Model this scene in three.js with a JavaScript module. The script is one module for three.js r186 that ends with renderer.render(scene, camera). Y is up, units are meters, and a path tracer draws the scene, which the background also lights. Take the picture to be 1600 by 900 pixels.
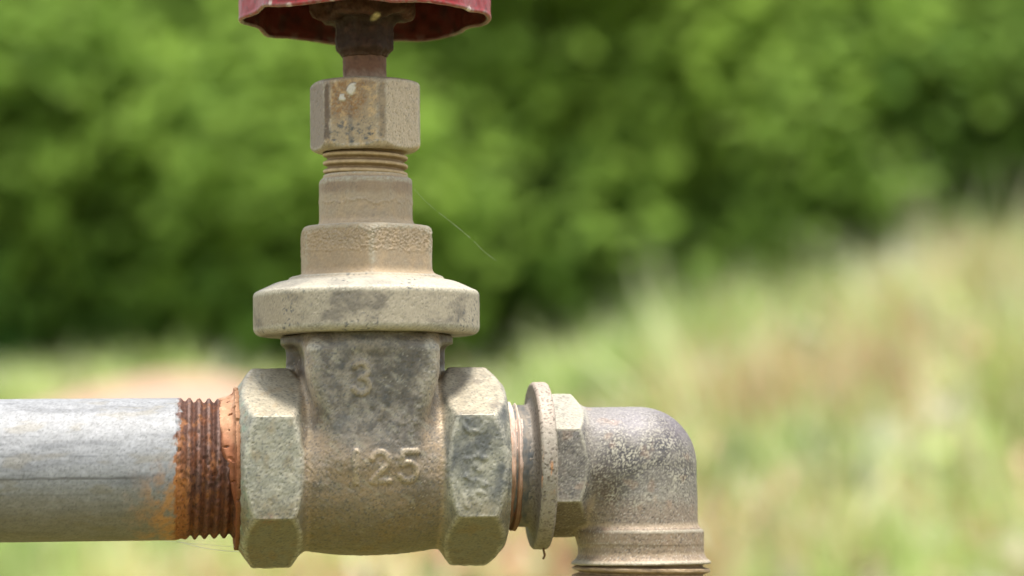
import * as THREE from 'three';
import { createNoise3D } from 'simplex-noise';

/* ---------- camera, sky, sun, exposure ---------- */
const scene = new THREE.Scene();
const O = new THREE.Vector3(0, 0.4, 0);                       // centre of the valve body
const camera = new THREE.PerspectiveCamera(10.6, 16 / 9, 0.01, 3000);
camera.position.set(0.0271, O.y - 0.0024, 0.584);
camera.lookAt(0.0271, O.y + 0.0337, 0);
camera.focus = 0.572;
camera.userData.fStop = 13;

const sunDir = new THREE.Vector3(0.13, 0.97, 0.17).normalize();
{                                                              // hazy bright summer sky, brighter round the sun and towards the horizon
  const w = 256, h = 128, px = new Float32Array(w * h * 4);
  for (let j = 0; j < h; j++) for (let i = 0; i < w; i++) {
    const el = ((j + 0.5) / h - 0.5) * Math.PI, az = ((i + 0.5) / w - 0.5) * 2 * Math.PI;
    const x = Math.cos(el) * Math.cos(az), y = Math.sin(el), z = Math.cos(el) * Math.sin(az), c = x * sunDir.x + y * sunDir.y + z * sunDir.z;
    const k = Math.exp(-Math.max(y, 0) * 2.4), glow = 0.55 * Math.exp((c - 1) * 7) + 0.8 * Math.exp((c - 1) * 40), g = y < 0 ? 0.35 : 1;
    const o = (j * w + i) * 4;
    px[o] = (0.52 + 0.26 * k + glow) * g; px[o + 1] = (0.575 + 0.22 * k + glow * 0.98) * g; px[o + 2] = (0.65 + 0.16 * k + glow * 0.94) * g; px[o + 3] = 1;
  }
  const t = new THREE.DataTexture(px, w, h, THREE.RGBAFormat, THREE.FloatType);
  t.mapping = THREE.EquirectangularReflectionMapping; t.magFilter = t.minFilter = THREE.LinearFilter; t.wrapS = THREE.RepeatWrapping; t.needsUpdate = true;
  scene.background = t; scene.environment = t;
}
const sun = new THREE.DirectionalLight(0xfff6ea, 3.3);
sun.position.copy(O).addScaledVector(sunDir, 6);
sun.target.position.copy(O);
sun.castShadow = true;
sun.shadow.radius = 22;
Object.assign(sun.shadow.camera, { left: -4, right: 4, top: 4, bottom: -4, near: 0.1, far: 20 });
sun.shadow.mapSize.set(4096, 4096);
scene.add(sun, sun.target);

const renderer = new THREE.WebGLRenderer({ antialias: true });
renderer.setSize(1024, 576);
renderer.toneMapping = THREE.LinearToneMapping;
renderer.toneMappingExposure = 1.6;
renderer.shadowMap.enabled = true;

/* ---------- small helpers ---------- */
const { sin, cos, abs, sqrt, min, max, PI, hypot, floor, atan2, exp } = Math;
const clamp = (v, a = 0, b = 1) => v < a ? a : v > b ? b : v;
const lerp = (a, b, t) => a + (b - a) * t;
const sstep = (a, b, v) => { const t = clamp((v - a) / (b - a)); return t * t * (3 - 2 * t); };
function rng(seed) { let s = seed | 0; return () => { s = (s + 0x6d2b79f5) | 0; let t = Math.imul(s ^ (s >>> 15), 1 | s); t = (t + Math.imul(t ^ (t >>> 7), 61 | t)) ^ t; return ((t ^ (t >>> 14)) >>> 0) / 4294967296; }; }
const simplex = createNoise3D(rng(12345)), vnoise = (x, y, z) => simplex(x * 0.72, y * 0.72, z * 0.72);
function fbm(x, y, z, n = 4) { let a = 1, s = 0, t = 0; for (let i = 0; i < n; i++) { s += a * vnoise(x, y, z); t += a; a *= 0.55; x = x * 2.03 + 17.1; y = y * 2.03 - 5.7; z = z * 2.03 + 9.3; } return s / t; }
const L = (css) => { const c = new THREE.Color(css); return [c.r, c.g, c.b]; };
const mixc = (a, b, t) => { t = clamp(t); a[0] += (b[0] - a[0]) * t; a[1] += (b[1] - a[1]) * t; a[2] += (b[2] - a[2]) * t; return a; };
const scl = (a, k) => { a[0] *= k; a[1] *= k; a[2] *= k; return a; };

const used = new Map();
function numbered(n) { const k = used.get(n) ?? 0; used.set(n, k + 1); return k ? n + '_' + String(k).padStart(3, '0') : n; }
function thing(name, label, category, group) {
  const o = new THREE.Group(); o.name = numbered(name); o.userData = { label, category };
  if (group) o.userData.group = group;
  scene.add(o); return o;
}
function part(name, geometry, material, parent) {
  const m = new THREE.Mesh(geometry, material); m.name = name; m.castShadow = m.receiveShadow = true; parent.add(m); return m;
}

/* ---------- signed-distance modelling (millimetres) and a surface-net mesher ---------- */
const smin = (a, b, k) => { const h = max(k - abs(a - b), 0) / k; return min(a, b) - h * h * k * 0.25; };
const smax = (a, b, k) => -smin(-a, -b, k);
const rcyl = (r, y, R, y0, y1, e) => {                         // round-edged cylinder about an axis
  const dx = r - R + e, dy = abs(y - (y0 + y1) / 2) - (y1 - y0) / 2 + e;
  return min(max(dx, dy), 0) + hypot(max(dx, 0), max(dy, 0)) - e;
};
const hexv = (u, v, ap) => max(abs(v), abs(v * 0.5 + u * 0.8660254), abs(v * 0.5 - u * 0.8660254)) - ap;   // flats face v, corners on u
const box3 = (x, y, z, a, b, c, e) => { const p = abs(x) - a + e, q = abs(y) - b + e, r = abs(z) - c + e; return min(max(p, q, r), 0) + hypot(max(p, 0), max(q, 0), max(r, 0)) - e; };
const tri = (t) => { t -= floor(t); return 1 - abs(2 * t - 1); };

function netMesh(base, disp, lo, hi, cell, colour) {
  const B = 8, n = [0, 1, 2].map((i) => B * Math.ceil((hi[i] - lo[i]) / cell / B)), nx = n[0] + 1, ny = n[1] + 1, nz = n[2] + 1, sx = 1, sy = nx, sz = nx * ny;
  const full = (x, y, z) => { const d = base(x, y, z); return disp && abs(d) < 1.6 ? d - disp(x, y, z) : d; };
  const f = new Float32Array(nx * ny * nz).fill(NaN), act = [];
  const half = B * cell * 0.5, reach = half * 1.7320508 * 1.25 + 0.7;
  for (let bz = 0; bz < n[2]; bz += B) for (let by = 0; by < n[1]; by += B) for (let bx = 0; bx < n[0]; bx += B) {
    const d = base(lo[0] + bx * cell + half, lo[1] + by * cell + half, lo[2] + bz * cell + half);
    if (abs(d) < reach) act.push(bx, by, bz);
  }
  for (let a = 0; a < act.length; a += 3) for (let k = act[a + 2]; k <= act[a + 2] + B; k++) for (let j = act[a + 1]; j <= act[a + 1] + B; j++) for (let i = act[a]; i <= act[a] + B; i++) {
    const q = i + j * sy + k * sz; if (f[q] !== f[q]) f[q] = full(lo[0] + i * cell, lo[1] + j * cell, lo[2] + k * cell);
  }
  const at = new Int32Array(f.length).fill(-1), pos = [], nor = [], col = [];
  const E = [];
  for (let c = 0; c < 8; c++) for (const b of [1, 2, 4]) if (!(c & b)) E.push(c, c | b);
  const off = [...Array(8)].map((_, c) => (c & 1) * sx + (c >> 1 & 1) * sy + (c >> 2) * sz), e = cell * 0.55, H = 0.7;
  for (let a = 0; a < act.length; a += 3) for (let k = act[a + 2]; k < act[a + 2] + B; k++) for (let j = act[a + 1]; j < act[a + 1] + B; j++) for (let i = act[a]; i < act[a] + B; i++) {
    const q = i + j * sy + k * sz; let m = 0;
    for (let c = 0; c < 8; c++) if (f[q + off[c]] < 0) m |= 1 << c;
    if (m === 0 || m === 255) continue;
    let x = 0, y = 0, z = 0, w = 0;
    for (let s = 0; s < 24; s += 2) {
      const A = E[s], C = E[s + 1]; if ((m >> A & 1) === (m >> C & 1)) continue;
      const va = f[q + off[A]], vc = f[q + off[C]], t = va / (va - vc);
      x += lerp(A & 1, C & 1, t); y += lerp(A >> 1 & 1, C >> 1 & 1, t); z += lerp(A >> 2, C >> 2, t); w++;
    }
    x = lo[0] + (i + x / w) * cell; y = lo[1] + (j + y / w) * cell; z = lo[2] + (k + z / w) * cell;
    let gx, gy, gz;
    for (let it = 0; it < 2; it++) {
      gx = full(x + e, y, z) - full(x - e, y, z); gy = full(x, y + e, z) - full(x, y - e, z); gz = full(x, y, z + e) - full(x, y, z - e);
      const g = hypot(gx, gy, gz) || 1e-9; gx /= g; gy /= g; gz /= g;
      if (it === 0) { const d = clamp(full(x, y, z) / max(g / (2 * e), 0.5), -cell * 0.6, cell * 0.6); x -= d * gx; y -= d * gy; z -= d * gz; }
    }
    const cv = (base(x + H, y, z) + base(x - H, y, z) + base(x, y + H, z) + base(x, y - H, z) + base(x, y, z + H) + base(x, y, z - H) - 6 * base(x, y, z)) / (H * H);
    const c = colour(x, y, z, gx, gy, gz, cv);
    at[q] = pos.length / 3; pos.push(x * 1e-3, y * 1e-3, z * 1e-3); nor.push(gx, gy, gz); col.push(max(c[0], 0.002), max(c[1], 0.002), max(c[2], 0.002));
  }
  const idx = [], quad = (p, q, r, s, flip) => { if (p < 0 || q < 0 || r < 0 || s < 0) return; flip ? idx.push(p, r, q, p, s, r) : idx.push(p, q, r, p, r, s); };
  for (let a = 0; a < act.length; a += 3) for (let k = max(act[a + 2], 1); k < act[a + 2] + B; k++) for (let j = max(act[a + 1], 1); j < act[a + 1] + B; j++) for (let i = max(act[a], 1); i < act[a] + B; i++) {
    const q = i + j * sy + k * sz, s0 = f[q] < 0;
    if (s0 !== f[q + sx] < 0) quad(at[q], at[q - sy], at[q - sy - sz], at[q - sz], !s0);
    if (s0 !== f[q + sy] < 0) quad(at[q], at[q - sz], at[q - sz - sx], at[q - sx], !s0);
    if (s0 !== f[q + sz] < 0) quad(at[q], at[q - sx], at[q - sx - sy], at[q - sy], !s0);
  }
  const g = new THREE.BufferGeometry();
  g.setAttribute('position', new THREE.Float32BufferAttribute(pos, 3)); g.setAttribute('normal', new THREE.Float32BufferAttribute(nor, 3)); g.setAttribute('color', new THREE.Float32BufferAttribute(col, 3));
  g.setIndex(idx); return g;
}
// a turned surface about x ('x') or y ('y'): stations us, radius rf(u, a); capped at both ends
function turned(axis, us, na, rf, colour) {
  const pos = [], col = [], idx = [], nu = us.length, P = (u, r, a) => axis === 'x' ? [u, r * cos(a), r * sin(a)] : [r * sin(a), u, r * cos(a)];
  const add = (p, u, a) => { pos.push(p[0] * 1e-3, p[1] * 1e-3, p[2] * 1e-3); const c = colour(p[0], p[1], p[2], u, a); col.push(max(c[0], 0.002), max(c[1], 0.002), max(c[2], 0.002)); };
  for (let i = 0; i < nu; i++) for (let j = 0; j < na; j++) { const a = j / na * 2 * PI; add(P(us[i], rf(us[i], a), a), us[i], a); }
  for (let i = 0; i + 1 < nu; i++) for (let j = 0; j < na; j++) { const p = i * na + j, q = i * na + (j + 1) % na; idx.push(p, q, p + na, q, q + na, p + na); }
  for (const i of [0, nu - 1]) {
    const c = pos.length / 3; add(P(us[i], 0, 0), us[i], 0);
    for (let j = 0; j < na; j++) { const a = j / na * 2 * PI; add(P(us[i], rf(us[i], a), a), us[i], a); }
    for (let j = 0; j < na; j++) { const p = c + 1 + j, q = c + 1 + (j + 1) % na; i ? idx.push(c, p, q) : idx.push(c, q, p); }
  }
  const g = new THREE.BufferGeometry();
  g.setAttribute('position', new THREE.Float32BufferAttribute(pos, 3)); g.setAttribute('color', new THREE.Float32BufferAttribute(col, 3));
  g.setIndex(idx); g.computeVertexNormals(); return g;
}
const range = (a, b, step) => { const n = max(1, Math.round(abs(b - a) / step)); return [...Array(n + 1)].map((_, i) => lerp(a, b, i / n)); };

/* ---------- metal surfaces ---------- */
const metal = (rough, metalness, more = {}) => new THREE.MeshPhysicalMaterial({ vertexColors: true, roughness: rough, metalness, side: THREE.DoubleSide, ...more });
const M = {
  brass: metal(0.52, 0.3), dusty: metal(0.68, 0.12), zinc: metal(0.58, 0.12), rust: metal(0.82, 0.1), putty: metal(0.75, 0), iron: metal(0.7, 0.2),
  cast: metal(0.62, 0.15), paint: metal(0.42, 0, { clearcoat: 0.25, clearcoatRoughness: 0.35 }),
};
const K = {                                                    // surface colours; a few also serve to paint light and shade
  brass: L('#938b7f'), green: L('#8b8e82'), pale: L('#c2bda9'), grey: L('#625d56'), slate: L('#565a5c'), tan: L('#ab9376'), dust: L('#bba687'), ochre: L('#8b7650'), olive: L('#756a4c'),
  white: L('#dcd8cb'), rust: L('#8c4f22'), rustDark: L('#4b2a1d'), orange: L('#c0713c'), putty: L('#d3a482'), zinc: L('#939598'), zincDark: L('#66696e'), zincPale: L('#a9abb0'), brown: L('#6b4a33'), dark: L('#2e2019'), verdigris: L('#7fa08e'),
};
const grain = (x, y, z, f, o) => vnoise(x * f + o, y * f - o, z * f + 2 * o);
const spots = (x, y, z, f, o, th, w = 0.12) => sstep(th, th + w, grain(x, y, z, f, o));

/* ---------- the plumbing stands in one frame: pipe axis along x, turned 7 degrees away to the right ---------- */
const YAW = 7 * PI / 180, ROLL = 0.6 * PI / 180;
const place = (o, extra = 0) => { o.position.copy(O); o.rotation.set(0, YAW, ROLL + extra, 'ZYX'); return o; };

/* raised cast figures */
const arc = (cx, cy, rx, ry, a0, a1, n = 9) => [...Array(n + 1)].map((_, i) => { const a = lerp(a0, a1, i / n) * PI / 180; return [cx + rx * cos(a), cy + ry * sin(a)]; });
const GLYPH = {
  1: [[[-0.12, 0.5], [-0.12, -0.5]], [[0.16, 0.5], [0.16, -0.5]]],
  2: [[...arc(-0.02, 0.22, 0.42, 0.28, 165, -35), [-0.42, -0.48], [0.45, -0.48]]],
  3: [arc(-0.05, 0.26, 0.4, 0.24, 150, -95), arc(-0.05, -0.24, 0.45, 0.26, 95, -155)],
  4: [[[0.2, -0.5], [0.2, 0.5], [-0.45, -0.15], [0.48, -0.15]]],
  5: [[[0.42, 0.48], [-0.32, 0.48], [-0.36, 0.06], ...arc(-0.05, -0.18, 0.45, 0.3, 125, -150)]],
  slash: [[[-0.4, -0.5], [0.4, 0.5]]],
  C: [arc(0, 0, 0.45, 0.5, 50, 310)],
};
function strokes(list) {
  const out = [];
  for (const [g, cx, cy, w, h, rot = 0, lift = 1] of list) for (const line of GLYPH[g]) for (let i = 0; i + 1 < line.length; i++) {
    const T = ([u, v]) => rot ? [cx - v * h, cy + u * w] : [cx + u * w, cy + v * h];
    const [a, b] = T(line[i]), [c, d] = T(line[i + 1]); out.push([a, b, c - a, d - b, lift]);
  }
  const bb = [1e9, 1e9, -1e9, -1e9];
  for (const s of out) { bb[0] = min(bb[0], s[0], s[0] + s[2]); bb[1] = min(bb[1], s[1], s[1] + s[3]); bb[2] = max(bb[2], s[0], s[0] + s[2]); bb[3] = max(bb[3], s[1], s[1] + s[3]); }
  return (x, y) => {
    if (x < bb[0] - 1 || x > bb[2] + 1 || y < bb[1] - 1 || y > bb[3] + 1) return 0;
    let best = 0;
    for (const [a, b, c, d, lift] of out) { const t = clamp(((x - a) * c + (y - b) * d) / (c * c + d * d + 1e-9)), q = hypot(x - a - c * t, y - b - d * t); best = max(best, lift * (1 - sstep(0.2, 0.85, q)) * (0.85 + 0.2 * vnoise(x * 0.6, y * 0.6, 3))); }
    return best;
  };
}
const bodyFigures = strokes([['3', -2.2, 16.2, 3.3, 5.6], ['slash', 1.9, 11.6, 2.2, 5.5, 0, 0.35], ['4', 6.1, 8.8, 3.0, 4.6, 0, 0.32], ['1', -3.4, -0.1, 1, 5.6], ['2', 1.1, -0.1, 3.6, 5.5], ['5', 6.3, 0, 3.7, 5.6]]);
const hexFigures = strokes([['3', 18.4, -6.2, 3, 3.6, 1, 0.8], ['slash', 18.6, -2.7, 2, 3.4, 1, 0.8], ['4', 18.7, 0.7, 3, 3.6, 1, 0.7], ['C', 18.6, 7.4, 3, 3.6, 1, 0.8]]);

/* ---------- gate valve ---------- */
const valve = place(thing('gate_valve', 'weathered brass gate valve with red handwheel standing between grey pipe and elbow', 'valve'));
{
  const collarHex = (x, r, u, v, x0, x1, kl, kr, rl, rr) => {
    let d = hexv(u, v, 16.2);
    d = smax(d, (r - (rl + (x - x0) * kl)) / hypot(1, kl), 0.5);
    d = smax(d, (r - (rr + (x1 - x) * kr)) / hypot(1, kr), 0.6);
    return smax(d, max(x0 - x, x - x1), 0.35);
  };
  const body = (x, y, z) => {
    const r = hypot(y, z), rv = hypot(x, z);
    let d = max((r - (15.15 + 1.35 * (1 - x * x / 190))) * 0.97, abs(x) - 15);
    d = smin(d, smax(rcyl(rv, y, 15.4, -4, 24.3, 0.4), z + 1.5, 2.5), 2.0);
    d = smin(d, rcyl(rv, y, 16.2, 22.9, 24.5, 0.4), 1.2);
    const w = 12.4 - 4.6 * sstep(19, 1, y);
    d = smin(d, box3(x, y - 11.5, z, w, 12.4, 17.0 - 0.035 * (22 - y), 2.8) * 0.95, 3.2);
    d = smin(d, collarHex(x, r, y, z, -24.5, -12.6, 1.4, 1.55, 14.9, 15.6), 1.3);
    d = smin(d, collarHex(x, r, y, z, 13.4, 25.5, 1.55, 1.15, 15.6, 15.2), 1.3);
    return d;
  };
  const bodyDisp = (x, y, z) => {
    const onHex = sstep(11.8, 13.5, abs(x));
    let h = 0.045 * grain(x, y, z, 0.5, 3) + 0.022 * grain(x, y, z, 1.5, 11) + lerp(0.022, 0.014, onHex) * grain(x, y, z, 2.9, 23);
    h -= 0.05 * spots(x, y, z, 1.1, 41, 0.55, 0.25);
    if (onHex < 0.5) h += 0.08 * abs(vnoise(x * 1.1 + y * 0.9, y * 0.35 - x * 0.3, z * 0.5 + 7)) * (1 - sstep(-2, 8, y)); // wire-brush-like casting skin
    if (z > 8) h += 0.42 * bodyFigures(x, y) * (z > 10 ? 1 : 0) * (0.85 + 0.15 * grain(x, y, z, 0.6, 90)) + 0.32 * hexFigures(x, y) * (0.6 + 0.6 * grain(x, y, z, 0.8, 91));
    return h;
  };
  const bodyCol = (x, y, z, nx, ny, nz, cv) => {
    const big = fbm(x * 0.11 + 4, y * 0.11, z * 0.11 + 1, 4), mid = fbm(x * 0.4, y * 0.4 + 7, z * 0.4, 4), fine = grain(x, y, z, 2.2, 5);
    const c = K.brass.slice(), onHex = sstep(12.2, 14, abs(x)), left = x < 0;
    if (onHex > 0) { mixc(c, K.green, onHex * 0.8); mixc(c, K.pale, onHex * (0.25 + 0.45 * mid + (left ? 0.1 : 0.15))); }
    const scuff = fbm(x * 0.25 + 50, y * 0.5 + 0.3 * x, z * 0.3, 5);
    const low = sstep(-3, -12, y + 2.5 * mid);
    const panel = sstep(0, 7, y + 3 * big) * (1 - onHex) * sstep(9.5, 13, z) * sstep(12.6, 9.6, abs(x) + 3.4 * sstep(18, 2, y));
    mixc(c, K.tan, (1 - onHex) * (1 - panel) * (0.5 + 0.5 * mid) * (1 - 0.5 * low));
    mixc(c, K.grey, panel * sstep(-0.25, 0.35, mid + 0.35 * big) * 0.85);
    mixc(c, K.slate, panel * sstep(0.0, 0.6, fbm(x * 0.2 + 20, y * 0.2, z * 0.2, 5)) * 0.5);
    mixc(c, K.pale, panel * sstep(8.2, 12.2, x + 1.5 * mid) * 0.8);  // highlight along the right panel edge painted in
    mixc(c, K.pale, panel * sstep(0.2, 0.7, -mid) * 0.35);
    mixc(c, K.grey, (1 - onHex) * (z > 9 ? 1 : 0) * sstep(-11, -3, y + 4 * big) * sstep(-0.15, 0.4, big + 0.5 * scuff) * 0.55); mixc(c, K.pale, (1 - onHex) * sstep(0.15, 0.55, scuff) * 0.35);
    mixc(c, K.olive, low * (0.65 + 0.3 * mid)); mixc(c, K.ochre, low * sstep(-0.1, 0.5, big + 0.3 * mid) * 0.6);  // shade and warm ground bounce on the lower body mixed into the colour
    if (!left) mixc(c, K.slate, onHex * sstep(-0.3, 0.6, fbm(x * 0.2 + 9, y * 0.14 + 3, z * 0.2, 5) + 0.25 * sstep(10, 2, abs(y - 2)) + 0.1 * sstep(19, 23, x) - 0.1) * 0.85 * (1 - low));
    else { mixc(c, K.ochre, onHex * sstep(0.15, 0.6, fbm(x * 0.3 + 31, y * 0.2, z * 0.2, 3)) * 0.4); mixc(c, K.verdigris, sstep(-22, -24, x) * sstep(0, 0.4, mid) * 0.6); mixc(c, K.rust, sstep(2.2, 0.4, hypot(x + 19.5, (y + 9.3) * 1.6)) * 0.5 * (0.5 + fine)); mixc(c, K.rust, sstep(-23.2, -24.4, x) * sstep(-14, -18, y) * 0.7); }
    mixc(c, K.dust, sstep(0.15, 0.9, -cv) * (0.55 + 0.3 * mid));
    mixc(c, L('#c6c1b0'), sstep(0.14, 0.8, cv + 0.35 * mid) * clamp(0.45 + 0.5 * mid + 0.25 * fine) * 0.85);
    mixc(c, L('#46372a'), sstep(12.5, 9.5, z) * sstep(15, 18, y) * (1 - onHex * sstep(19.5, 18, y)) * 0.8);  // grime, plus the shade of the neck recess painted into the colour
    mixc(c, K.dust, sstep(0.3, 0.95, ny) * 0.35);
    if (z > 10) { const fg = bodyFigures(x, y); if (fg > 0.3) mixc(c, L('#bfae90'), fg * 0.5); }
    mixc(c, K.slate, spots(x, y, z, 1.7, 61, 0.5) * 0.5 + spots(x, y, z, 3.1, 67, 0.55) * 0.35);
    mixc(c, K.white, spots(x, y, z, 1.9, 71, 0.7) * sstep(0, 0.5, big) * 0.3);
    return scl(c, 1 + 0.12 * fine + 0.1 * grain(x, y, z, 4.5, 15));
  };
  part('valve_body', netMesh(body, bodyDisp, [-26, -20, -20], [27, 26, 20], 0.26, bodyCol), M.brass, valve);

  /* bonnet: round flange, hexagon, neck */
  const bonnet = (x, y, z) => {
    const r = hypot(x, z);
    let f = smax(r - 21.3, max(24.75 - y, y - 35), 0.7);
    f = smax(f, (r - 20.9) * 0.42 + (y - 32.9) * 0.907, 0.7);
    f = smax(f, (r - 20.6) * 0.72 - (y - 24.8) * 0.69, 0.5);
    let d = smin(f, rcyl(r, y, 14.6, 33, 35.75, 0.5), 0.8);
    let h = max(abs(x), abs(x * 0.5 + z * 0.8660254), abs(x * 0.5 - z * 0.8660254)) - 11.95;
    h = smax(h, r - 13.6, 0.5); h = smax(h, (r - 12.7) * 0.6 + (y - 45) * 0.8, 0.8); h = smax(h, max(34 - y, y - 45.2), 0.8);
    d = smin(d, h, 1.5);
    const o8 = max(abs(x), abs(z), (abs(x) + abs(z)) * 0.7071) - 8.72;
    let c = smax(smax(r - 9.0, o8, 0.3), max(44 - y, y - 54.3), 0.9);
    c = smin(c, rcyl(r, y, 8.0, 50, 55.1, 0.4), 0.5);
    return smin(d, c, 1.6);
  };
  const bonnetDisp = (x, y, z) => {
    let h = 0.02 * grain(x, y, z, 0.4, 13) + 0.013 * grain(x, y, z, 1.6, 19) + 0.01 * grain(x, y, z, 3.2, 29);
    const crust = sstep(39, 41.5, y + grain(x, y, z, 0.5, 2)) * (1 - sstep(44, 45, y));
    h += crust * 0.24 * fbm(x * 1.7, y * 2.3, z * 1.7, 3);
    h += 0.1 * sstep(0.35, 0, abs(y - 49.6 - 0.7 * vnoise(x * 0.4, 3, z * 0.4) - 0.3 * vnoise(x * 1.5, 8, z * 1.5))) * (r2(x, z) < 100 ? 1 : 0);
    h += 0.07 * sstep(0.3, 0, abs(y - 40.3 - 0.6 * vnoise(x * 0.5, 5, z * 0.5))) * (y > 37 ? 1 : 0);
    h -= 0.035 * spots(x, y, z, 1.2, 47, 0.6, 0.2);
    return h;
  };
  const r2 = (x, z) => x * x + z * z;
  const bonnetCol = (x, y, z, nx, ny, nz, cv) => {
    const big = fbm(x * 0.12 + 14, y * 0.12, z * 0.12 + 6, 4), mid = fbm(x * 0.42, y * 0.42 + 3, z * 0.42, 4), fine = grain(x, y, z, 2.3, 8);
    const c = L('#a9a08d'), up = sstep(35, 36, y);
    mixc(c, K.tan, up * (0.6 + 0.3 * mid));
    mixc(c, K.dust, up * sstep(-0.1, 0.5, mid) * 0.5);
    mixc(c, K.grey, (1 - up) * sstep(-0.1, 0.5, fbm(x * 0.13 + 2, y * 0.2, z * 0.13, 5) + 0.3 * sstep(8, 0, abs(x + 2)) - 0.05) * 0.7);
    mixc(c, K.ochre, (1 - up) * sstep(-8, -20, x) * 0.3);
    mixc(c, L('#8b7763'), sstep(50.5, 52, y + 0.8 * mid) * (0.6 + 0.5 * big)); mixc(c, K.dust, sstep(54.0, 54.6, y) * 0.7);
    mixc(c, K.ochre, sstep(0.2, 1.1, -cv) * 0.25); mixc(c, K.dust, sstep(0.1, 0.8, -cv) * 0.5);
    const edge = sstep(0.12, 0.6, cv); mixc(c, K.grey, edge * up * sstep(-0.1, 0.4, fine) * 0.5); mixc(c, K.pale, edge * (0.4 + 0.3 * fine));
    mixc(c, K.white, (1 - up) * sstep(0.4, 0.8, ny) * 0.3); if (y > 35.6 && y < 45) mixc(c, L('#9c8668'), sstep(0.2, -0.5, nx) * 0.4);  // sunlit chamfer whitened and left hex facets darkened: light painted into the colour
    mixc(c, K.slate, (1 - 0.7 * up) * (spots(x, y, z, 1.3, 52, 0.48) * sstep(-0.1, 0.4, big) * 0.8 + spots(x, y, z, 2.8, 57, 0.56) * 0.4));
    return scl(c, 1 + 0.1 * fine + 0.08 * grain(x, y, z, 4.2, 25));
  };
  const bon = part('bonnet', netMesh(bonnet, bonnetDisp, [-22, 24, -22], [22, 56, 22], 0.25, bonnetCol), M.dusty, valve);
  part('thread', turned('y', range(54.6, 62, 0.1), 220, (u, a) => 7.15 + 0.85 * sstep(0.05, 0.8, tri(u / 1.57 + 0.25 + a / 2 / PI)) + 0.05 * vnoise(u * 1.2, a * 5, 3), (x, y, z, u, a) => {
    const c = L('#8a7352'); mixc(c, L('#c4ad88'), sstep(0.35, 0.9, tri(u / 1.57 + 0.25 + a / 2 / PI)) * 0.8 + 0.3 * fbm(x * 0.5, y * 0.8, z * 0.5, 3)); return scl(c, 1 + 0.12 * grain(x, y, z, 2.2, 4));
  }), M.dusty, bon);

  /* packing nut */
  const A = 13 * PI / 180, cA = cos(A), sA = sin(A);
  const nut = (x, y, z) => {
    const u = x * cA - z * sA, v = x * sA + z * cA, r = hypot(x, z);
    let d = max(abs(u), abs(u * 0.5 + v * 0.8660254), abs(u * 0.5 - v * 0.8660254)) - 9.5;
    d = smax(d, max(abs(v), abs(v * 0.5 + u * 0.8660254), abs(v * 0.5 - u * 0.8660254)) - 10.5, 0.12);
    d = smax(d, (r - 9.5) * 0.5 + (y - 72.7) * 0.866, 0.5);
    d = smax(d, (r - 9.35) * 0.6 - (y - 59.3) * 0.8, 0.4);
    d = smax(d, max(59.3 - y, y - 72.7), 0.5);
    d = smax(d, -rcyl(r, y, 7.9, 50, 60.6, 0.2), 0.3);
    return smax(d, -rcyl(r, y, 4.5, 71.5, 80, 0.2), 0.4);
  };
  const nutDisp = (x, y, z) => 0.02 * grain(x, y, z, 0.6, 33) + 0.006 * grain(x, y, z, 1.8, 39) + 0.004 * grain(x, y, z, 3.4, 31) - 0.05 * spots(x, y, z, 1.3, 97, 0.5, 0.2)
    + 0.28 * sstep(1.1, 0.5, hypot(x + 3.3 - 0.25 * (y - 70), (y - 70.2) * 0.75) + 0.3 * vnoise(x * 1.3, y * 1.3, 5)) * (z > 0 ? 1 : 0) + 0.22 * sstep(0.8, 0.3, (hypot(x + 4.9, y - 68.7) + 0.3 * vnoise(x * 1.3, y * 1.3, 9))) * (z > 0 ? 1 : 0);
  const nutCol = (x, y, z, nx, ny, nz, cv) => {
    const mid = fbm(x * 0.35 + 8, y * 0.35, z * 0.35, 4), fine = grain(x, y, z, 2.4, 18), c = L('#a8977c');
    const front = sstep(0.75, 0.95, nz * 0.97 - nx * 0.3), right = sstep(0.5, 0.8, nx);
    mixc(c, L('#7e6e5e'), sstep(0.3, 0.8, -nx) * 0.75); mixc(c, L('#cdbda4'), right * 0.9);  // left facets darkened, right ones lightened: side light painted into the colour
    const stain = front * sstep(63.5, 66.5, y + 2.5 * mid) * sstep(1.5, -2.5, x + 2.5 * mid - 0.3 * (y - 66));
    mixc(c, L('#8f6a40'), stain * (0.65 + 0.5 * fine)); mixc(c, L('#c9ab7e'), front * sstep(-0.05, 0.4, fbm(x * 0.6 + 2, y * 0.6, z * 0.6, 4)) * 0.7);
    mixc(c, K.slate, sstep(0.15, 0.5, fbm(x * 0.7, y * 0.9, z * 0.7 + 33, 5)) * (front * sstep(68, 62, y) * 0.75 + 0.12) + spots(x, y, z, 2.7, 78, 0.5) * 0.4);
    const fu = x * cA - z * sA, fv = x * sA + z * cA, strip = sstep(-0.12, 0.0, max(abs(fv), abs(fv * 0.5 + fu * 0.8660254), abs(fv * 0.5 - fu * 0.8660254)) - 10.5) * sstep(60.8, 61.6, y) * sstep(72.4, 71.4, y);
    mixc(c, L('#5d4f42'), strip * (x < 0 ? 0.75 : 0.35 + 0.5 * mid));
    mixc(c, K.slate, sstep(0.6, 0.2, abs(x * cA - z * sA + 5.3)) * sstep(70, 62, y) * front * 0.5);
    mixc(c, L('#c9bfac'), sstep(0.15, 0.8, cv + 0.3 * mid) * clamp(0.4 + 0.5 * mid + 0.3 * fine) * 0.7); mixc(c, K.ochre, sstep(0.3, 1, -cv) * 0.5);
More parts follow.
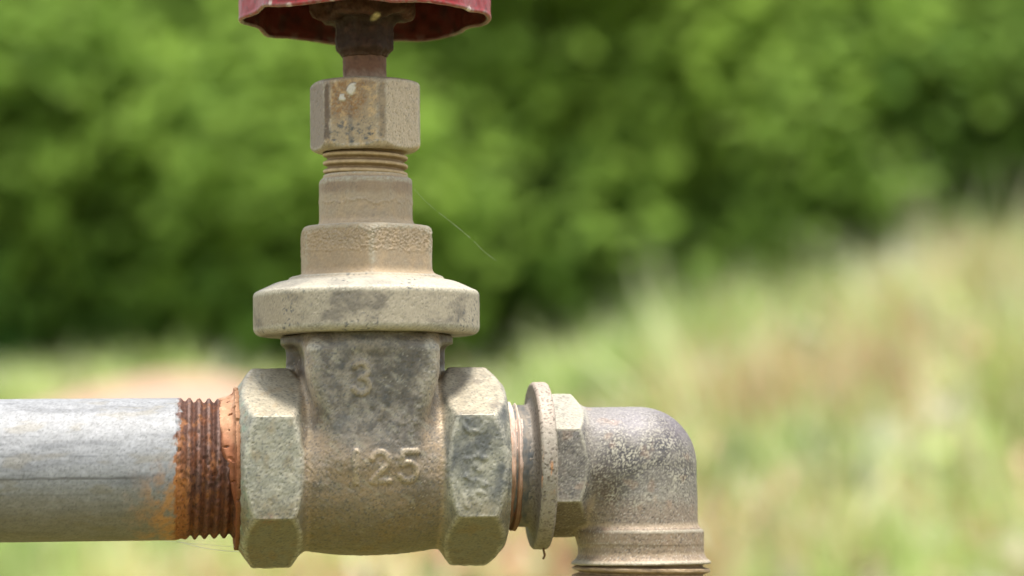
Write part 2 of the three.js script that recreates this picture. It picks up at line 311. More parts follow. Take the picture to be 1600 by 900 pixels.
    if (z > 0) mixc(c, K.white, (sstep(1.0, 0.6, hypot(x + 3.3 - 0.25 * (y - 70), (y - 70.2) * 0.75) + 0.3 * vnoise(x * 1.3, y * 1.3, 5)) + sstep(0.75, 0.4, (hypot(x + 4.9, y - 68.7) + 0.3 * vnoise(x * 1.3, y * 1.3, 9)))) * 0.8);
    return scl(c, 1 + 0.1 * fine + 0.08 * grain(x, y, z, 4.6, 35));
  };
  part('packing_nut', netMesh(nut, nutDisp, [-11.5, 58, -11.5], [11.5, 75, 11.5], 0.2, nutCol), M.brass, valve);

  part('stem', turned('y', range(70, 90, 0.2), 120, (u, a) => 4.1 + 0.05 * vnoise(u * 0.8, cos(a) * 3, sin(a) * 3) + 0.03 * vnoise(u * 2.5, cos(a) * 8, sin(a) * 8), (x, y, z, u, a) => {
    const c = L('#7d5a45'), m = fbm(x * 0.5, y * 0.5, z * 0.5, 4); mixc(c, K.dark, sstep(0, 0.6, m) * 0.4); mixc(c, L('#a08d78'), sstep(75.0, 73.0, y + m) * 0.8); return scl(c, 1 + 0.15 * grain(x, y, z, 2, 3));
  }), M.iron, valve);

  /* handwheel: pressed sheet with a fluted skirt, open below */
  const R = (a) => 22.9 + 0.95 * cos(8 * a + 0.5) + 0.2 * cos(3 * a + 1), edge = (a) => 84.43 + 0.9 * cos(a) - 0.33 * cos(2 * a) + 0.24 * cos(8 * a + 2.4) + 0.14 * cos(5 * a) + 0.1 * cos(13 * a + 1);
  const wheel = (x, y, z) => {
    const r = hypot(x, z), a = atan2(x, z), Ra = R(a);
    const out = rcyl(r, y, Ra, 70, 97, 4.5), inn = rcyl(r, y, Ra - 0.75, 70, 96.2, 4);
    let d = smax(max(out, -inn), edge(a) - y, 0.3);
    d = smin(d, hypot(r - Ra + 0.35, y - edge(a) - 0.1) - 0.42, 0.25);   // rolled lip
    return d * 0.85;
  };
  const paintCol = (x, y, z, nx, ny, nz, cv) => {
    const r = hypot(x, z), a = atan2(x, z), m = fbm(x * 0.35, y * 0.35, z * 0.35, 4), outside = nx * x + nz * z > 0 && r > R(a) - 0.5;
    const c = outside ? L('#961019') : L('#632016');  // inside takes a darker red, its shade put into the colour
    if (outside) mixc(c, L('#b0585a'), sstep(0.1, 0.6, m) * 0.28), mixc(c, L('#4d1512'), sstep(0.1, 0.5, -m) * 0.5);
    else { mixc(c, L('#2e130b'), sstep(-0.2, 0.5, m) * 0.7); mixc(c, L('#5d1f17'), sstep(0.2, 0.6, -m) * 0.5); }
    const e = y - edge(a); mixc(c, L('#84665c'), sstep(0.45, 0.0, e + 0.4 * m) * (0.55 + 0.5 * grain(x, y, z, 1.2, 6)) * (outside ? 1 : 0.4)); mixc(c, L('#d8cfc6'), sstep(0.55, 0.8, grain(x, y, z, 0.3, 44)) * sstep(1.4, 0.3, e) * (outside ? 0.7 : 0.1));
    mixc(c, K.dark, spots(x, y, z, 1.5, 88, 0.6) * 0.5);
    return scl(c, 1 + 0.08 * grain(x, y, z, 2.6, 12));
  };
  const hw = part('handwheel', netMesh(wheel, (x, y, z) => 0.05 * grain(x, y, z, 0.5, 63), [-26, 81, -26], [26, 99, 26], 0.25, paintCol), M.paint, valve);
  hw.userData.label = 'chipped red handwheel with fluted skirt and dark underside';
  const hub = (x, y, z) => {
    const r = hypot(x, z), a = atan2(x, z);
    let d = smax(max(abs(x), abs(z), (abs(x) + abs(z)) * 0.74) - 5.4, max(77.9 - y, y - 97), 0.4);
    d = smax(d, (r - 4.6) * 0.7 - (y - 77.9) * 0.7, 0.4);
    d = smin(d, smax(r - 4.45, max(77.4 - y, y - 80), 0.3), 0.4);
    const s = smax((r - 9.2 - 0.9 * cos(5 * a + 1) - 0.4 * cos(9 * a)) * 0.8, max((84.5 + 0.45 * cos(5 * a + 2.2) + 0.25 * cos(8 * a) - y) * 0.85, y - 96), 0.8);
    return smin(d, s, 1.2);
  };
  const hubCol = (x, y, z) => { const m = fbm(x * 0.4, y * 0.4, z * 0.4, 4), c = L('#38241a'); mixc(c, L('#573a2b'), sstep(0, 0.5, m) * 0.6); mixc(c, L('#60452f'), sstep(79, 77, y + m) * 0.5); mixc(c, L('#5c3626'), sstep(7, 9, hypot(x, z)) * 0.6); mixc(c, L('#c9b98f'), z > 3 ? sstep(1.0, 0.4, hypot((x - 1.6) - (y - 84.2) * 0.7, (y - 84.2) * 1.3)) : 0); return scl(c, 1 + 0.2 * grain(x, y, z, 1.8, 5)); };
  part('hub', netMesh(hub, (x, y, z) => 0.12 * grain(x, y, z, 0.6, 8) + 0.06 * grain(x, y, z, 1.7, 9), [-20, 75, -20], [20, 97.5, 20], 0.3, hubCol), M.iron, hw);
}

/* ---------- galvanised pipe on the left ---------- */
const pipe = place(thing('steel_pipe', 'grey galvanised steel pipe with rusty threaded end screwed into the valve from the left', 'pipe'));
{
  const PITCH = 1.81;
  const rustAt = (x, y, z) => sstep(-36.4, -35.7, x + 1.5 * fbm(x * 0.6, y * 0.45, z * 0.45, 4) - 0.9 * sstep(5, 12, y));
  const rusty = (x, y, z) => {
    const m = fbm(x * 0.5, y * 0.3, z * 0.3 + 4, 4), a = atan2(z, y), t = tri((x + 36) / PITCH + a / 2 / PI), c = L('#5f4136');
    mixc(c, L('#8a736c'), sstep(0.5, 0.9, t) * sstep(-6, 6, y) * 0.55); mixc(c, K.rustDark, sstep(0.5, 0.15, t) * 0.4); mixc(c, L('#7d4a28'), sstep(0.0, 0.5, m) * 0.6);
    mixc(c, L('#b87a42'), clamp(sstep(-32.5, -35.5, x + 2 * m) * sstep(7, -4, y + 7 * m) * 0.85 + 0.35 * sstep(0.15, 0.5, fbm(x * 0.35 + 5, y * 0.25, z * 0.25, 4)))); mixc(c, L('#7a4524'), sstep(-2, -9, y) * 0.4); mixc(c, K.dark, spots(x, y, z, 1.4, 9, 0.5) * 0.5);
    return scl(c, 1 + 0.2 * grain(x, y, z, 2.2, 6));
  };
  const skin = (x, y, z) => {
    const m = fbm(x * 0.05, y * 0.35 + 5, z * 0.35, 4), sp = fbm(x * 0.5, y * 0.5, z * 0.5, 4), c = K.zinc.slice();
    mixc(c, K.zincPale, sstep(-0.1, 0.5, sp) * 0.5); mixc(c, K.zincDark, sstep(0.05, 0.5, m) * 0.4);
    mixc(c, L('#8c877a'), sstep(0.15, 0.45, fbm(x * 0.09 + 3, y * 0.3, z * 0.3 + 2, 3)) * 0.5);
    mixc(c, L('#555452'), sstep(0.35, 0.05, abs(y + 1.6 + 0.12 * vnoise(x * 0.3, 1, 1))) * sstep(-34, -44, x + 6 * m) * 0.75);
    for (const [yy, s] of [[6.1, 0.3], [2.4, 0.45], [3.5, 0.25], [-4.4, 0.3]]) mixc(c, K.zincDark, sstep(0.25, 0, abs(y - yy - 0.3 * vnoise(x * 0.1, yy, 2))) * s * (0.5 + vnoise(x * 0.25, yy * 3, 0)));
    mixc(c, L('#776d52'), sstep(-1, -10, y + 2 * m) * 0.6);  // underside shade and warm bounce painted onto the lower pipe
    const st = sstep(-46, -36, x + 3 * sp) * sstep(2, -5, y + 3 * sp); mixc(c, L('#c08a4e'), st * sstep(-0.35, 0.35, fbm(x * 0.4, y * 0.3, z * 0.3 + 9, 4) + 0.1) * 0.85);
    mixc(c, L('#5a5a5a'), spots(x, y, z, 1.5, 3, 0.5) * 0.3 + spots(x, y, z, 2.9, 13, 0.55) * 0.3);
    scl(c, 1 + 0.12 * grain(x, y, z, 2.2, 2) + 0.08 * grain(x, y * 2, z * 2, 0.9, 2));
    return x < -39 ? c : mixc(c, rusty(x, y, z), rustAt(x, y, z));
  };
  const stations = [...range(-620, -80, 20), ...range(-79, -36, 0.22)];
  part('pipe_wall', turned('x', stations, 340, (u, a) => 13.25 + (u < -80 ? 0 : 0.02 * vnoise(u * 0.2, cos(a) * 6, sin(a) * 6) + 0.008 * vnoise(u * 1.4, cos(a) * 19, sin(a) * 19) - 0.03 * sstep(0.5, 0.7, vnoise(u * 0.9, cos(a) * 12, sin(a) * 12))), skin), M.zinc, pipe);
  const thread = part('thread', turned('x', range(-36, -24, 0.09), 300, (u, a) => {
    const k = clamp((u + 36) / 11), t = tri((u + 36) / PITCH + a / 2 / PI), start = sstep(-36.2, -33, u);
    return 13.24 - 0.3 * k - start * 0.8 * sstep(0.1, 0.95, 1 - t) + 0.1 * vnoise(u * 1.1, cos(a) * 9, sin(a) * 9) - 0.25 * t * sstep(0.3, 0.7, vnoise(u * 0.55, cos(a) * 7, sin(a) * 7 + 3)) + 0.06 * vnoise(u * 2.7, cos(a) * 30, sin(a) * 30) - 0.18 * sstep(0.45, 0.7, vnoise(u * 0.8, cos(a) * 11 + 5, sin(a) * 11));
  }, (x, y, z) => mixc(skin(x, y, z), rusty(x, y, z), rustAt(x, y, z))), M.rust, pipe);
  thread.userData.label = 'rusty brown pipe thread';
  const seal = (x, y, z) => {
    const r = hypot(y, z), a = atan2(z, y), up = 0.5 + 0.5 * cos(a - 0.25), lump = 0.35 * vnoise(cos(a) * 3, sin(a) * 3, x * 0.4);
    const wide = lerp(0.9, 4.2, sstep(0.25, 0.95, up)) + lump, t = clamp((x + 24.4 + wide) / wide);
    const rr = 12.2 + 0.75 * sstep(0, 0.25, t) + (2.0 * t * t * t) + 0.25 * lump;
    let d = smax((r - rr) * 0.7, max(-24.4 - wide - x, x + 24.2), 0.3);
    return smin(d, max(abs(x + 24.75) - 0.32, r - 15.15 - 0.12 * vnoise(cos(a) * 5, sin(a) * 5, 2)), 0.4);
  };
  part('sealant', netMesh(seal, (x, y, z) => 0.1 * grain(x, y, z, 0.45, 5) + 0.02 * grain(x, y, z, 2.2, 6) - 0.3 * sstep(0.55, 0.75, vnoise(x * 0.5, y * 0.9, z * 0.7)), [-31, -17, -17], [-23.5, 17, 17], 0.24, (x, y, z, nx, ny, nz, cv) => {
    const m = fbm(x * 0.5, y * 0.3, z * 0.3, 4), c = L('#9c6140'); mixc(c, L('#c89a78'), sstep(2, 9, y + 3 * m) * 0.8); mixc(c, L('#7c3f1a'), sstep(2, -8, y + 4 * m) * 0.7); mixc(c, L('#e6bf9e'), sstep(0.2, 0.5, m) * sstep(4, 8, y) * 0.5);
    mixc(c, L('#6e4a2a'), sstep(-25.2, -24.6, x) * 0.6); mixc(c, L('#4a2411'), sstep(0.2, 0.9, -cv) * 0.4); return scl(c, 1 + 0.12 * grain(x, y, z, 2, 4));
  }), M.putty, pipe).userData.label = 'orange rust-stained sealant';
}

/* ---------- elbow on the right ---------- */
const elbow = place(thing('pipe_elbow', 'weathered grey metal elbow fitting with round flange turning down on the right of the valve', 'pipe elbow'), -0.1 * PI / 180);
{
  const CX = 51.5;
  const shape = (x, y, z) => {
    const r = hypot(y, z), rv = hypot(x - CX, z);
    const ha = hypot(max(x - CX, 0), r), va = hypot(max(y, 0), rv), cu = clamp((CX - x) / 9) * clamp(-y / 9);
    let d = smin(max(ha - 11.0, 36 - x), max(va - 11.0 - 0.012 * clamp(-y, 0, 14), -14 - y), 0.02 + 4.5 * cu);
    let h = hexv(y, z, 11.75); h = smax(h, (r - 10.9 - (40.6 - x) * 1.35) / 1.7, 0.4); h = smax(h, max(33.9 - x, x - 41), 0.3);
    d = smin(d, h, 1.2);
    const cxl = CX + 0.25, rl = hypot(x - cxl, z);
    d = smin(d, rcyl(rl, y, 11.95, -17.6, -12.3, 0.5), 1.6);
    const lip = smax(rl - 13.25 - 0.06 * vnoise(x * 0.6, 2, z * 0.6), max(-18.75 - y, y + 17.4), 0.35);
    d = smin(d, smax(lip, (rl - 13.1) * 0.6 + (y + 18.2) * 0.8, 0.3), 1.0);
    return d;
  };
  const skin = (x, y, z, nx, ny, nz, cv) => {
    const big = fbm(x * 0.13 + 2, y * 0.13 + 5, z * 0.13, 4), mid = fbm(x * 0.5, y * 0.5, z * 0.5, 4), fine = grain(x, y, z, 2.6, 5), c = L('#7f7a73');
    const hexPart = sstep(41.5, 40, x);
    const tone = fbm(x * 0.14 + 2, y * 0.18 + 5, z * 0.14, 5), bell = (a, b, w, h) => exp(-(((x - a) / w) ** 2 + ((y - b) / h) ** 2)), front = z > 0 ? 1 : 0.4;
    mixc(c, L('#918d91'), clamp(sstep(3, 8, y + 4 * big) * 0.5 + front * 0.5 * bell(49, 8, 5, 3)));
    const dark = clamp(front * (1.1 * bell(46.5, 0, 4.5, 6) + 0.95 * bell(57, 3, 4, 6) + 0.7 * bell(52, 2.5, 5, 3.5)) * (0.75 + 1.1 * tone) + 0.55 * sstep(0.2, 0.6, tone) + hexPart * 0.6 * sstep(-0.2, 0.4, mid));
    const speck = sstep(0.0, 0.35, fine * 0.9 + 0.5 * mid + 0.2 * tone);
    mixc(c, L('#45444a'), dark * 0.85);
    mixc(c, L('#5e4a3a'), front * bell(43.5, -5, 3.5, 5) * (0.7 + tone) * (1 - hexPart) * 0.8);
    mixc(c, L('#b9b2a2'), front * bell(54, -6, 6, 4) * (0.5 + tone) * 0.6);
    mixc(c, K.pale, speck * (0.6 * dark * (1 - hexPart * 0.4) + 0.1));
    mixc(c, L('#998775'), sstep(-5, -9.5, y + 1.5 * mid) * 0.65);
    mixc(c, L('#a08b72'), sstep(-11.0, -12.2, y + 0.5 * mid) * (0.5 + 0.4 * mid)); mixc(c, L('#5b4a3c'), sstep(0.7, 0.1, abs(y + 12.4 + 0.3 * mid)) * 0.55); mixc(c, L('#8c7a63'), sstep(0.3, 0.8, big + mid) * sstep(-12, -13, y) * 0.5);
    mixc(c, L('#a88a72'), sstep(0.35, 0.6, fbm(x * 0.2 + 40, y * 0.2, z * 0.2, 3)) * 0.3);
    mixc(c, L('#6f6870'), sstep(2, 7, y + 2 * mid) * sstep(52, 58, x) * 0.7);
    if (hexPart > 0) { mixc(c, K.pale, hexPart * sstep(0.4, 0.8, ny) * 0.5); mixc(c, K.olive, hexPart * sstep(-0.4, -0.8, ny) * 0.6); }  // sunlit upper and shaded lower hex facets painted by their slope
    mixc(c, L('#4e4a47'), sstep(-0.3, 0.4, tone + 0.2) * (spots(x, y, z, 1.6, 31, 0.42) * 0.4 + spots(x, y, z, 2.9, 37, 0.45) * 0.45));
    mixc(c, K.white, spots(x, y, z, 2.3, 77, 0.6) * 0.3);
    mixc(c, K.dust, sstep(0.15, 0.8, -cv) * 0.6); mixc(c, K.pale, sstep(0.35, 1.1, cv) * 0.45);
    return scl(c, 1 + 0.16 * fine);
  };
  const disp = (x, y, z) => 0.035 * grain(x, y, z, 0.4, 53) + 0.014 * grain(x, y, z, 1.7, 59) + 0.012 * grain(x, y, z, 3.2, 51) - 0.035 * spots(x, y, z, 1.6, 31, 0.45, 0.2);
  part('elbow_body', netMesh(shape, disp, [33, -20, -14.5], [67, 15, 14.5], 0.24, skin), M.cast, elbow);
  part('flange', netMesh((x, y, z) => { const r = hypot(y, z); let d = smax(rcyl(r, x, 15.8, 30.9, 34.0, 0.7), -(r - 11), 0.3); return smin(d, smax((r - 11.5 - 1.1 * sstep(29.6, 31, x) ** 2) * 0.7, max(29 - x, x - 31.5), 0.3), 0.5); },
    (x, y, z) => 0.03 * grain(x, y, z, 0.6, 73) + 0.018 * grain(x, y, z, 1.7, 79) - 0.05 * spots(x, y, z, 1.4, 83, 0.45, 0.2), [27.5, -17, -17], [35, 17, 17], 0.22, (x, y, z, nx, ny, nz, cv) => {
      const m = fbm(x * 0.4, y * 0.25, z * 0.25, 4), c = L('#a0988b'), rim = hypot(y, z) > 15.2;
      mixc(c, L('#8a7f73'), sstep(0, 0.5, m) * 0.5); if (rim) { mixc(c, L('#c68a58'), sstep(0.15, 0.5, fbm(x * 0.9, y * 0.18 + 3, z * 0.2, 3)) * sstep(6, 0, abs(y + 1)) * 0.8); mixc(c, L('#c9b6a8'), sstep(4, 12, y) * 0.5); } else mixc(c, L('#77706a'), 0.6);
      mixc(c, L('#5d544c'), spots(x, y, z, 1.4, 83, 0.45) * 0.6 + spots(x, y, z, 2.9, 85, 0.5) * 0.45); mixc(c, K.olive, sstep(-8, -15, y) * 0.4); return scl(c, 1 + 0.14 * grain(x, y, z, 2.3, 5));
    }), M.cast, elbow);
  part('nipple', turned('x', range(23.5, 30.8, 0.12), 240, (u, a) => 11.5 + 0.04 * vnoise(u, cos(a) * 9, sin(a) * 9), (x, y, z) => { const c = L('#857c70'); mixc(c, K.slate, 0.5 + fbm(x * 0.6, y * 0.4, z * 0.4, 3)); return scl(c, 1 + 0.12 * grain(x, y, z, 2, 7)); }), M.cast, elbow);
  const tape = part('sealing_tape', turned('x', range(23.6, 28.4, 0.08), 260, (u, a) => {
    const ph = (u - 23.6) / 1.9 + a / 2 / PI; return 11.3 + (1.15 - 0.12 * (u - 24)) * sstep(0.02, 0.5, tri(ph)) * sstep(28.2 + 0.3 * vnoise(cos(a) * 4, sin(a) * 4, 1), 27.7, u) + 0.3 * vnoise(u * 0.7, cos(a) * 3, sin(a) * 3) + 0.06 * vnoise(u * 2, cos(a) * 20, sin(a) * 20);
  }, (x, y, z, u, a) => {
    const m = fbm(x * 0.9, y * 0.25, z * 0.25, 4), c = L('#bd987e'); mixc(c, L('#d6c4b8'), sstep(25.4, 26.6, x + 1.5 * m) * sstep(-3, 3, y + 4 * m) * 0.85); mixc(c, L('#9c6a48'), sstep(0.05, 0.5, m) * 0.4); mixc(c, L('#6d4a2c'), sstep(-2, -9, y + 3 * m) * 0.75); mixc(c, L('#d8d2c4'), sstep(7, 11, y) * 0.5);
    return scl(c, 1 + 0.1 * grain(x, y, z, 2, 4));
  }), M.putty, elbow);
  tape.userData.label = 'peach and white sealing tape wound on the thread';
}

/* ---------- riser below the elbow ---------- */
const riser = place(thing('riser_pipe', 'threaded upright pipe below the elbow at the bottom edge of the photo', 'pipe'), -0.1 * PI / 180);
{
  const tint = (x, y, z) => { const c = L('#a48c6c'), m = fbm(x * 0.3, y * 0.4, z * 0.3, 4); mixc(c, L('#6f5f4d'), sstep(-0.1, 0.5, m) * 0.6); mixc(c, K.dust, sstep(0.1, 0.5, -m) * 0.5); return scl(c, 1 + 0.15 * grain(x, y, z, 2, 4)); };
  const g = turned('y', [...range(-330, -40, 10), ...range(-39, -18.4, 0.12)], 300, (u, a) => u < -36 ? 11.8 : 11.7 + 1.45 * sstep(0.05, 0.75, tri((u + 19.7) / 1.75 + 0.5 + a / 2 / PI)) * sstep(-18.6, -19.3, u) * (0.96 + 0.05 * vnoise(u, cos(a) * 5, sin(a) * 5)), tint);
  g.translate(0.05175, 0, 0);
  part('threaded_wall', g, M.dusty, riser);
}

/* ---------- gossamer and a dry scrap ---------- */
const thread = (pts, r) => new THREE.TubeGeometry(new THREE.CatmullRomCurve3(pts.map((p) => new THREE.Vector3(...p).multiplyScalar(1e-3))), 40, r * 1e-3, 5);
const silkM = new THREE.MeshStandardMaterial({ color: 0xe8e8e4, roughness: 0.4 });
function silk(label, list) {
  const o = place(thing('spider_silk', label, 'cobweb', 'strands of spider silk'));
  for (const [pts, r] of list) part('strand', thread(pts, r), silkM, o);
}
silk('fine spider silk strand slanting down right from the valve neck', [[[[9.0, 52.3, 2], [11, 50.1, 2], [13.2, 48.1, 2]], 0.007], [[[13.6, 47.8, 2], [16.5, 45.5, 2.4], [19.5, 42.9, 3]], 0.01], [[[20.1, 42.3, 3.1], [22, 40.3, 3.5], [24.2, 38.6, 4]], 0.007]]);
silk('fine spider silk strands below the rusty pipe thread', [[[[-35.5, -13.4, 4], [-31, -14.6, 5], [-27, -15.2, 5], [-24.4, -15.4, 4]], 0.045], [[[-38, -13.3, 2], [-32, -13.9, 3], [-25, -14.6, 2]], 0.03]]);
{
  const o = place(thing('dry_plant_scrap', 'tiny dry plant scrap dangling under the elbow flange', 'plant scrap'));
  part('fibre', thread([[32.9, -14.6, 3], [32.7, -15.9, 3.2], [32.9, -16.8, 3.1], [32.6, -17.6, 3]], 0.22), new THREE.MeshStandardMaterial({ color: 0x6b5132, roughness: 0.9 }), o);
}

/* ---------- ground ---------- */
const CY = camera.position.y, CZ = camera.position.z;
function groundY(x, z) {
  const d = CZ - z;
  let y = -0.37 + 0.112 * (clamp(d, -1, 4.9) - 0.6) + 0.03 * max(0, min(d, 60) - 4.9) - 0.02 * max(0, min(-d - 1, 30));
  y += (0.11 * sstep(-0.1, 0.95, x) * sstep(1.8, 4.0, d) + 0.05 * sstep(0.7, 2.2, x)) * sstep(14, 6, d);
  y += 0.03 * vnoise(x * 0.9, 3, z * 0.9) + 0.018 * vnoise(x * 2.3, 8, z * 2.3);
  y += 0.115 * exp(-(((x + 0.44) / 0.27) ** 2 + ((d - 4.35) / 0.35) ** 2)) - 0.03 * sstep(3, 4.6, d) * sstep(0.2, -0.4, x);
  return CY + y;
}
const bare = (x, z) => { const d = CZ - z, n = 0.25 * vnoise(x * 4, 1, z * 4); return max(sstep(1.15, 0.75, hypot((x + 0.44) / 0.3, (d - 4.1) / 0.55) + 0.6 * n), 0.9 * sstep(1.1, 0.6, hypot((x - 0.35) / 0.15, (d - 3.5) / 0.22) + n), 0.9 * sstep(1.1, 0.6, hypot((x - 0.42) / 0.16, (d - 2.95) / 0.2) + n)); };
{
  const axis = (n, k) => [...Array(2 * n + 1)].map((_, i) => { const t = (i - n) / n; return Math.sign(t) * (abs(t) * 4 + k * abs(t) ** 7); });
  const xs = axis(90, 400), zs = axis(90, 400).map((v) => v - 2.4), pos = [], col = [], uv = [], idx = [];
  for (const z of zs) for (const x of xs) {
    pos.push(x, groundY(x, z), z); uv.push(x, z);
    const c = L('#6b5f38'), m = fbm(x * 1.3, 2, z * 1.3, 4); mixc(c, L('#55602a'), 0.5 + m); mixc(c, L('#8f7c55'), sstep(0.1, 0.5, fbm(x * 3, 7, z * 3, 3)) * 0.5); mixc(c, L('#b99885'), bare(x, z)); col.push(...c);
  }
  const w = xs.length; for (let j = 0; j + 1 < zs.length; j++) for (let i = 0; i + 1 < w; i++) { const p = j * w + i; idx.push(p, p + w, p + 1, p + 1, p + w, p + w + 1); }
  const g = new THREE.BufferGeometry(); g.setAttribute('position', new THREE.Float32BufferAttribute(pos, 3)); g.setAttribute('color', new THREE.Float32BufferAttribute(col, 3)); g.setAttribute('uv', new THREE.Float32BufferAttribute(uv, 2)); g.setIndex(idx); g.computeVertexNormals();
  const o = part('ground', g, new THREE.MeshStandardMaterial({ vertexColors: true, roughness: 1 }), scene); o.userData.kind = 'structure';
}

/* ---------- grass ---------- */
function bladeGeometry(bend) {
  const pos = [], idx = [], n = 4;
  for (let i = 0; i <= n; i++) { const t = i / n, w = 0.5 * (1 - t * t * 0.96); pos.push(-w, t - 0.12 * bend * t * t, bend * t * t, w, t - 0.12 * bend * t * t, bend * t * t); }
  for (let i = 0; i < n; i++) { const p = 2 * i; idx.push(p, p + 1, p + 2, p + 1, p + 3, p + 2); }
  const g = new THREE.BufferGeometry(); g.setAttribute('position', new THREE.Float32BufferAttribute(pos, 3)); g.setIndex(idx); g.computeVertexNormals(); return g;
}
{
  const r = rng(7), mat = new THREE.MeshPhysicalMaterial({ color: 0xffffff, roughness: 0.75, transmission: 0.35, thickness: 0, side: THREE.DoubleSide });
  const N = 150000, meshM = new THREE.InstancedMesh(bladeGeometry(0.45), mat, N), q = new THREE.Quaternion(), e = new THREE.Euler(), m4 = new THREE.Matrix4(), p = new THREE.Vector3(), s = new THREE.Vector3(), c = new THREE.Color();
  let k = 0;
  while (k < N) {
    const near = r() < 0.62, d = near ? 1.9 + 3.1 * Math.pow(r(), 0.8) : -1 + 6.5 * r(), x = near ? (r() * 2 - 1) * 1.15 : (r() * 2 - 1) * 2.4, z = CZ - d;
    if (!near && abs(x) < 1 && d > 1.9 && d < 5) continue;
    if (abs(x) < 0.3 && d < 1.0 && d > -0.5) continue;
    if (r() < bare(x, z) || (r() < 0.85 && vnoise(x * 9, 2, z * 9) < -0.25)) continue;
    const tall = sstep(-0.2, 0.5, x) * sstep(2.2, 3.2, d), clump = fbm(x * 3.2, 4, z * 3.2, 3), patch = fbm(x * 1.6 + 9, 2, z * 1.6, 3);
    const weed = r() < 0.3, broad = weed && x > -0.1 && r() < 0.16, h = broad ? 0.035 + 0.025 * r() : weed ? 0.02 + 0.02 * r() : (0.045 + 0.045 * r() + tall * (0.05 + 0.07 * r())) * (1 + 0.6 * clump), stalk = !weed && tall > 0.3 && r() < 0.02, w = broad ? 0.02 + 0.016 * r() : weed ? 0.013 + 0.012 * r() : stalk ? 0.008 : lerp(0.004, 0.009, r());
    p.set(x, groundY(x, z) + (weed ? r() * ((broad ? 0.05 : 0.02) + 0.07 * tall) : -0.004), z); e.set((r() - 0.5) * (weed ? 2.6 : 1.3), r() * 6.283, (r() - 0.5) * (weed ? 2.6 : 1.3), 'YXZ'); q.setFromEuler(e); s.set(w, stalk ? h * 1.6 : h, h); m4.compose(p, q, s); meshM.setMatrixAt(k, m4);
    const hue = fbm(x * 7 + 3, 6, z * 7, 2), t = clamp(0.5 + 0.55 * hue + 0.3 * (r() - 0.5), 0, 0.999), dry = sstep(-0.15, 0.5, patch + 0.22 * sstep(0.0, 0.7, x) - 0.5 * sstep(0.0, -0.5, x) * sstep(3.2, 3.8, d) + 0.1 * sstep(3, 2.4, d) - 0.03);
    if (stalk) c.set('#dde0b4'); else if (broad) c.set(['#e6ead2', '#4f6a2e', '#dcae94', '#c6d88e', '#3f5528', '#e8dcc0'][floor(r() * 6)]); else if (r() < dry * 0.66) c.set(['#ab8860', '#d0a888', '#e2bca2', '#d8c890', '#eadfba'][floor(t * 5)]); else c.set(['#7a9a48', '#9cb760', '#bccd7c', '#d0dba0', '#e2e7c6'][floor(t * 5)]);
    c.multiplyScalar((0.8 + 0.45 * r()) * (1 + 0.35 * vnoise(x * 14, 5, z * 14))); meshM.setColorAt(k, c); k++;
  }
  meshM.name = 'grass'; meshM.userData = { kind: 'stuff', label: 'pale green and straw coloured grass on the sunny bank behind the pipes', category: 'grass' }; meshM.castShadow = meshM.receiveShadow = true; scene.add(meshM);
}

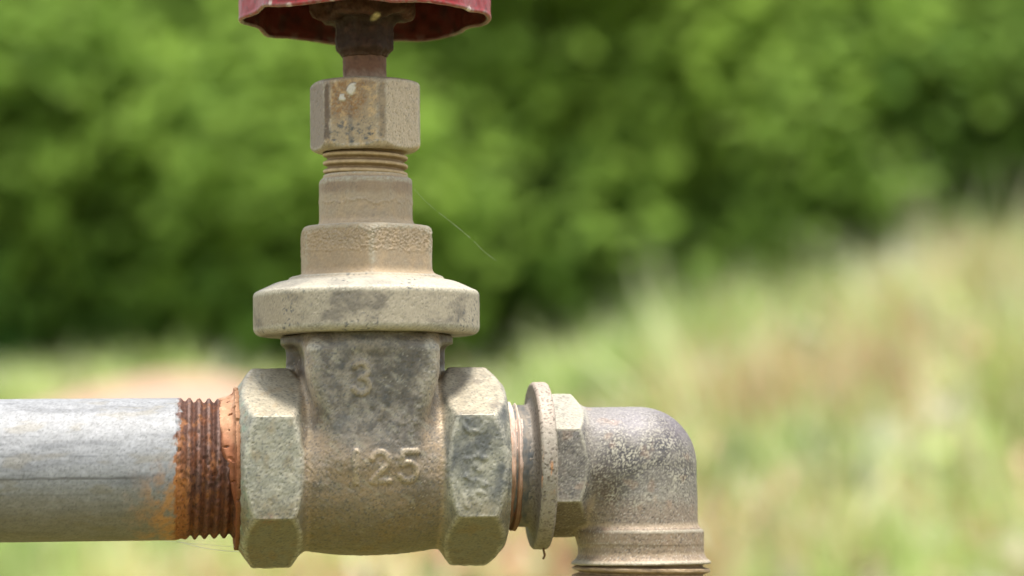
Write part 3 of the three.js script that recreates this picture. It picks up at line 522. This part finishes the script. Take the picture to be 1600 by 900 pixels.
/* ---------- hedge ---------- */
{
  const hedge = thing('hedge', 'dense green leafy hedge out of focus across the whole background', 'hedge'), r = rng(21);
  const pos = [], idx = []; const W = [0, 0.32, 0.5, 0.4, 0];
  for (let i = 0; i < 5; i++) { const t = i / 4; pos.push(-W[i], t, -0.25 * t * t + 0.12, 0, t, -0.25 * t * t, W[i], t, -0.25 * t * t + 0.12); }
  for (let i = 0; i < 4; i++) for (const o of [0, 1]) { const p = i * 3 + o; idx.push(p, p + 1, p + 3, p + 1, p + 4, p + 3); }
  const leaf = new THREE.BufferGeometry(); leaf.setAttribute('position', new THREE.Float32BufferAttribute(pos, 3)); leaf.setIndex(idx); leaf.computeVertexNormals();
  const front = (x, h) => 4.9 + 0.55 * max(h - 0.25, 0) + 0.3 * sstep(0.45, 0.0, h) + 0.22 * vnoise(x * 1.7 + 3, h * 1.9, 1) + 0.1 * vnoise(x * 4.1, h * 4.4, 7);
  const N = 190000, q = new THREE.Quaternion(), q2 = new THREE.Quaternion(), m4 = new THREE.Matrix4(), p = new THREE.Vector3(), s = new THREE.Vector3(), c = new THREE.Color(), nrm = new THREE.Vector3(), zax = new THREE.Vector3(0, 0, 1);
  const mesh = new THREE.InstancedMesh(leaf, new THREE.MeshPhysicalMaterial({ color: 0xffffff, roughness: 0.9, specularIntensity: 0.3, transmission: 0.42, thickness: 0, side: THREE.DoubleSide }), N);
  let k = 0;
  while (k < N) {                                              // clusters of leaves on twigs
    const back = r() < 0.24, cx = (r() * 2 - 1) * 2.3, ch = 0.02 + 1.75 * r(), cd = front(cx, ch) + (back ? 0.8 + 0.3 * r() : 0.75 * Math.pow(r(), 1.7)), cr = 0.06 + 0.08 * r(), n = 22 + floor(34 * r()), tint = clamp(0.42 + 0.45 * fbm(cx * 1.4, ch * 1.4, 5, 3) + 0.25 * (r() - 0.5) + 0.55 * (ch - 0.45), -0.2, 1.25);  // tint rises with height: sunlit top and shaded foot put into leaf colour
    for (let i = 0; i < n && k < N; i++) {
      const a = r() * 6.283, u = r() * 2 - 1, rr = cr * Math.cbrt(r()), w = sqrt(1 - u * u), x = cx + rr * w * cos(a) * 1.2, h = ch + rr * u, z = CZ - cd + rr * w * sin(a);
      p.set(x, groundY(x, z) + max(h, 0.01), z); nrm.set((r() - 0.5) * 1.6 + w * cos(a) * 0.5, 0.35 + r() * 0.8 + u * 0.3, 0.2 + r() * 0.9).normalize();
      q.setFromUnitVectors(zax, nrm); q2.setFromAxisAngle(zax, r() * 6.283); q.multiply(q2); const L2 = (0.026 + 0.026 * r()) * (back ? 2.4 : 1); s.set(L2 * 0.85, L2, L2); m4.compose(p, q, s); mesh.setMatrixAt(k, m4);
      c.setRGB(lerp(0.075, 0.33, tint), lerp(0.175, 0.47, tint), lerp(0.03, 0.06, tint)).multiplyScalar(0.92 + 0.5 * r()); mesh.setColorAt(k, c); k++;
    }
  }
  mesh.name = 'foliage'; mesh.userData = { kind: 'stuff' }; mesh.castShadow = mesh.receiveShadow = true; hedge.add(mesh);
  const wood = new THREE.MeshStandardMaterial({ color: 0x3a2d20, roughness: 0.9 });
  for (let i = 0; i < 26; i++) {
    const x = -2.3 + 4.6 * (i + r()) / 26, z = CZ - 5.35 - 0.3 * r(), y = groundY(x, z), tilt = (r() - 0.5) * 0.5, top = 1.1 + 0.5 * r();
    const g = new THREE.TubeGeometry(new THREE.CatmullRomCurve3([new THREE.Vector3(x, y - 0.05, z), new THREE.Vector3(x + tilt * 0.4, y + top * 0.4, z + 0.05 * (r() - 0.5)), new THREE.Vector3(x + tilt, y + top, z - 0.2 - 0.1 * r())]), 10, 0.014, 7);
    part('stem', g, wood, hedge);
  }
}

renderer.render(scene, camera);
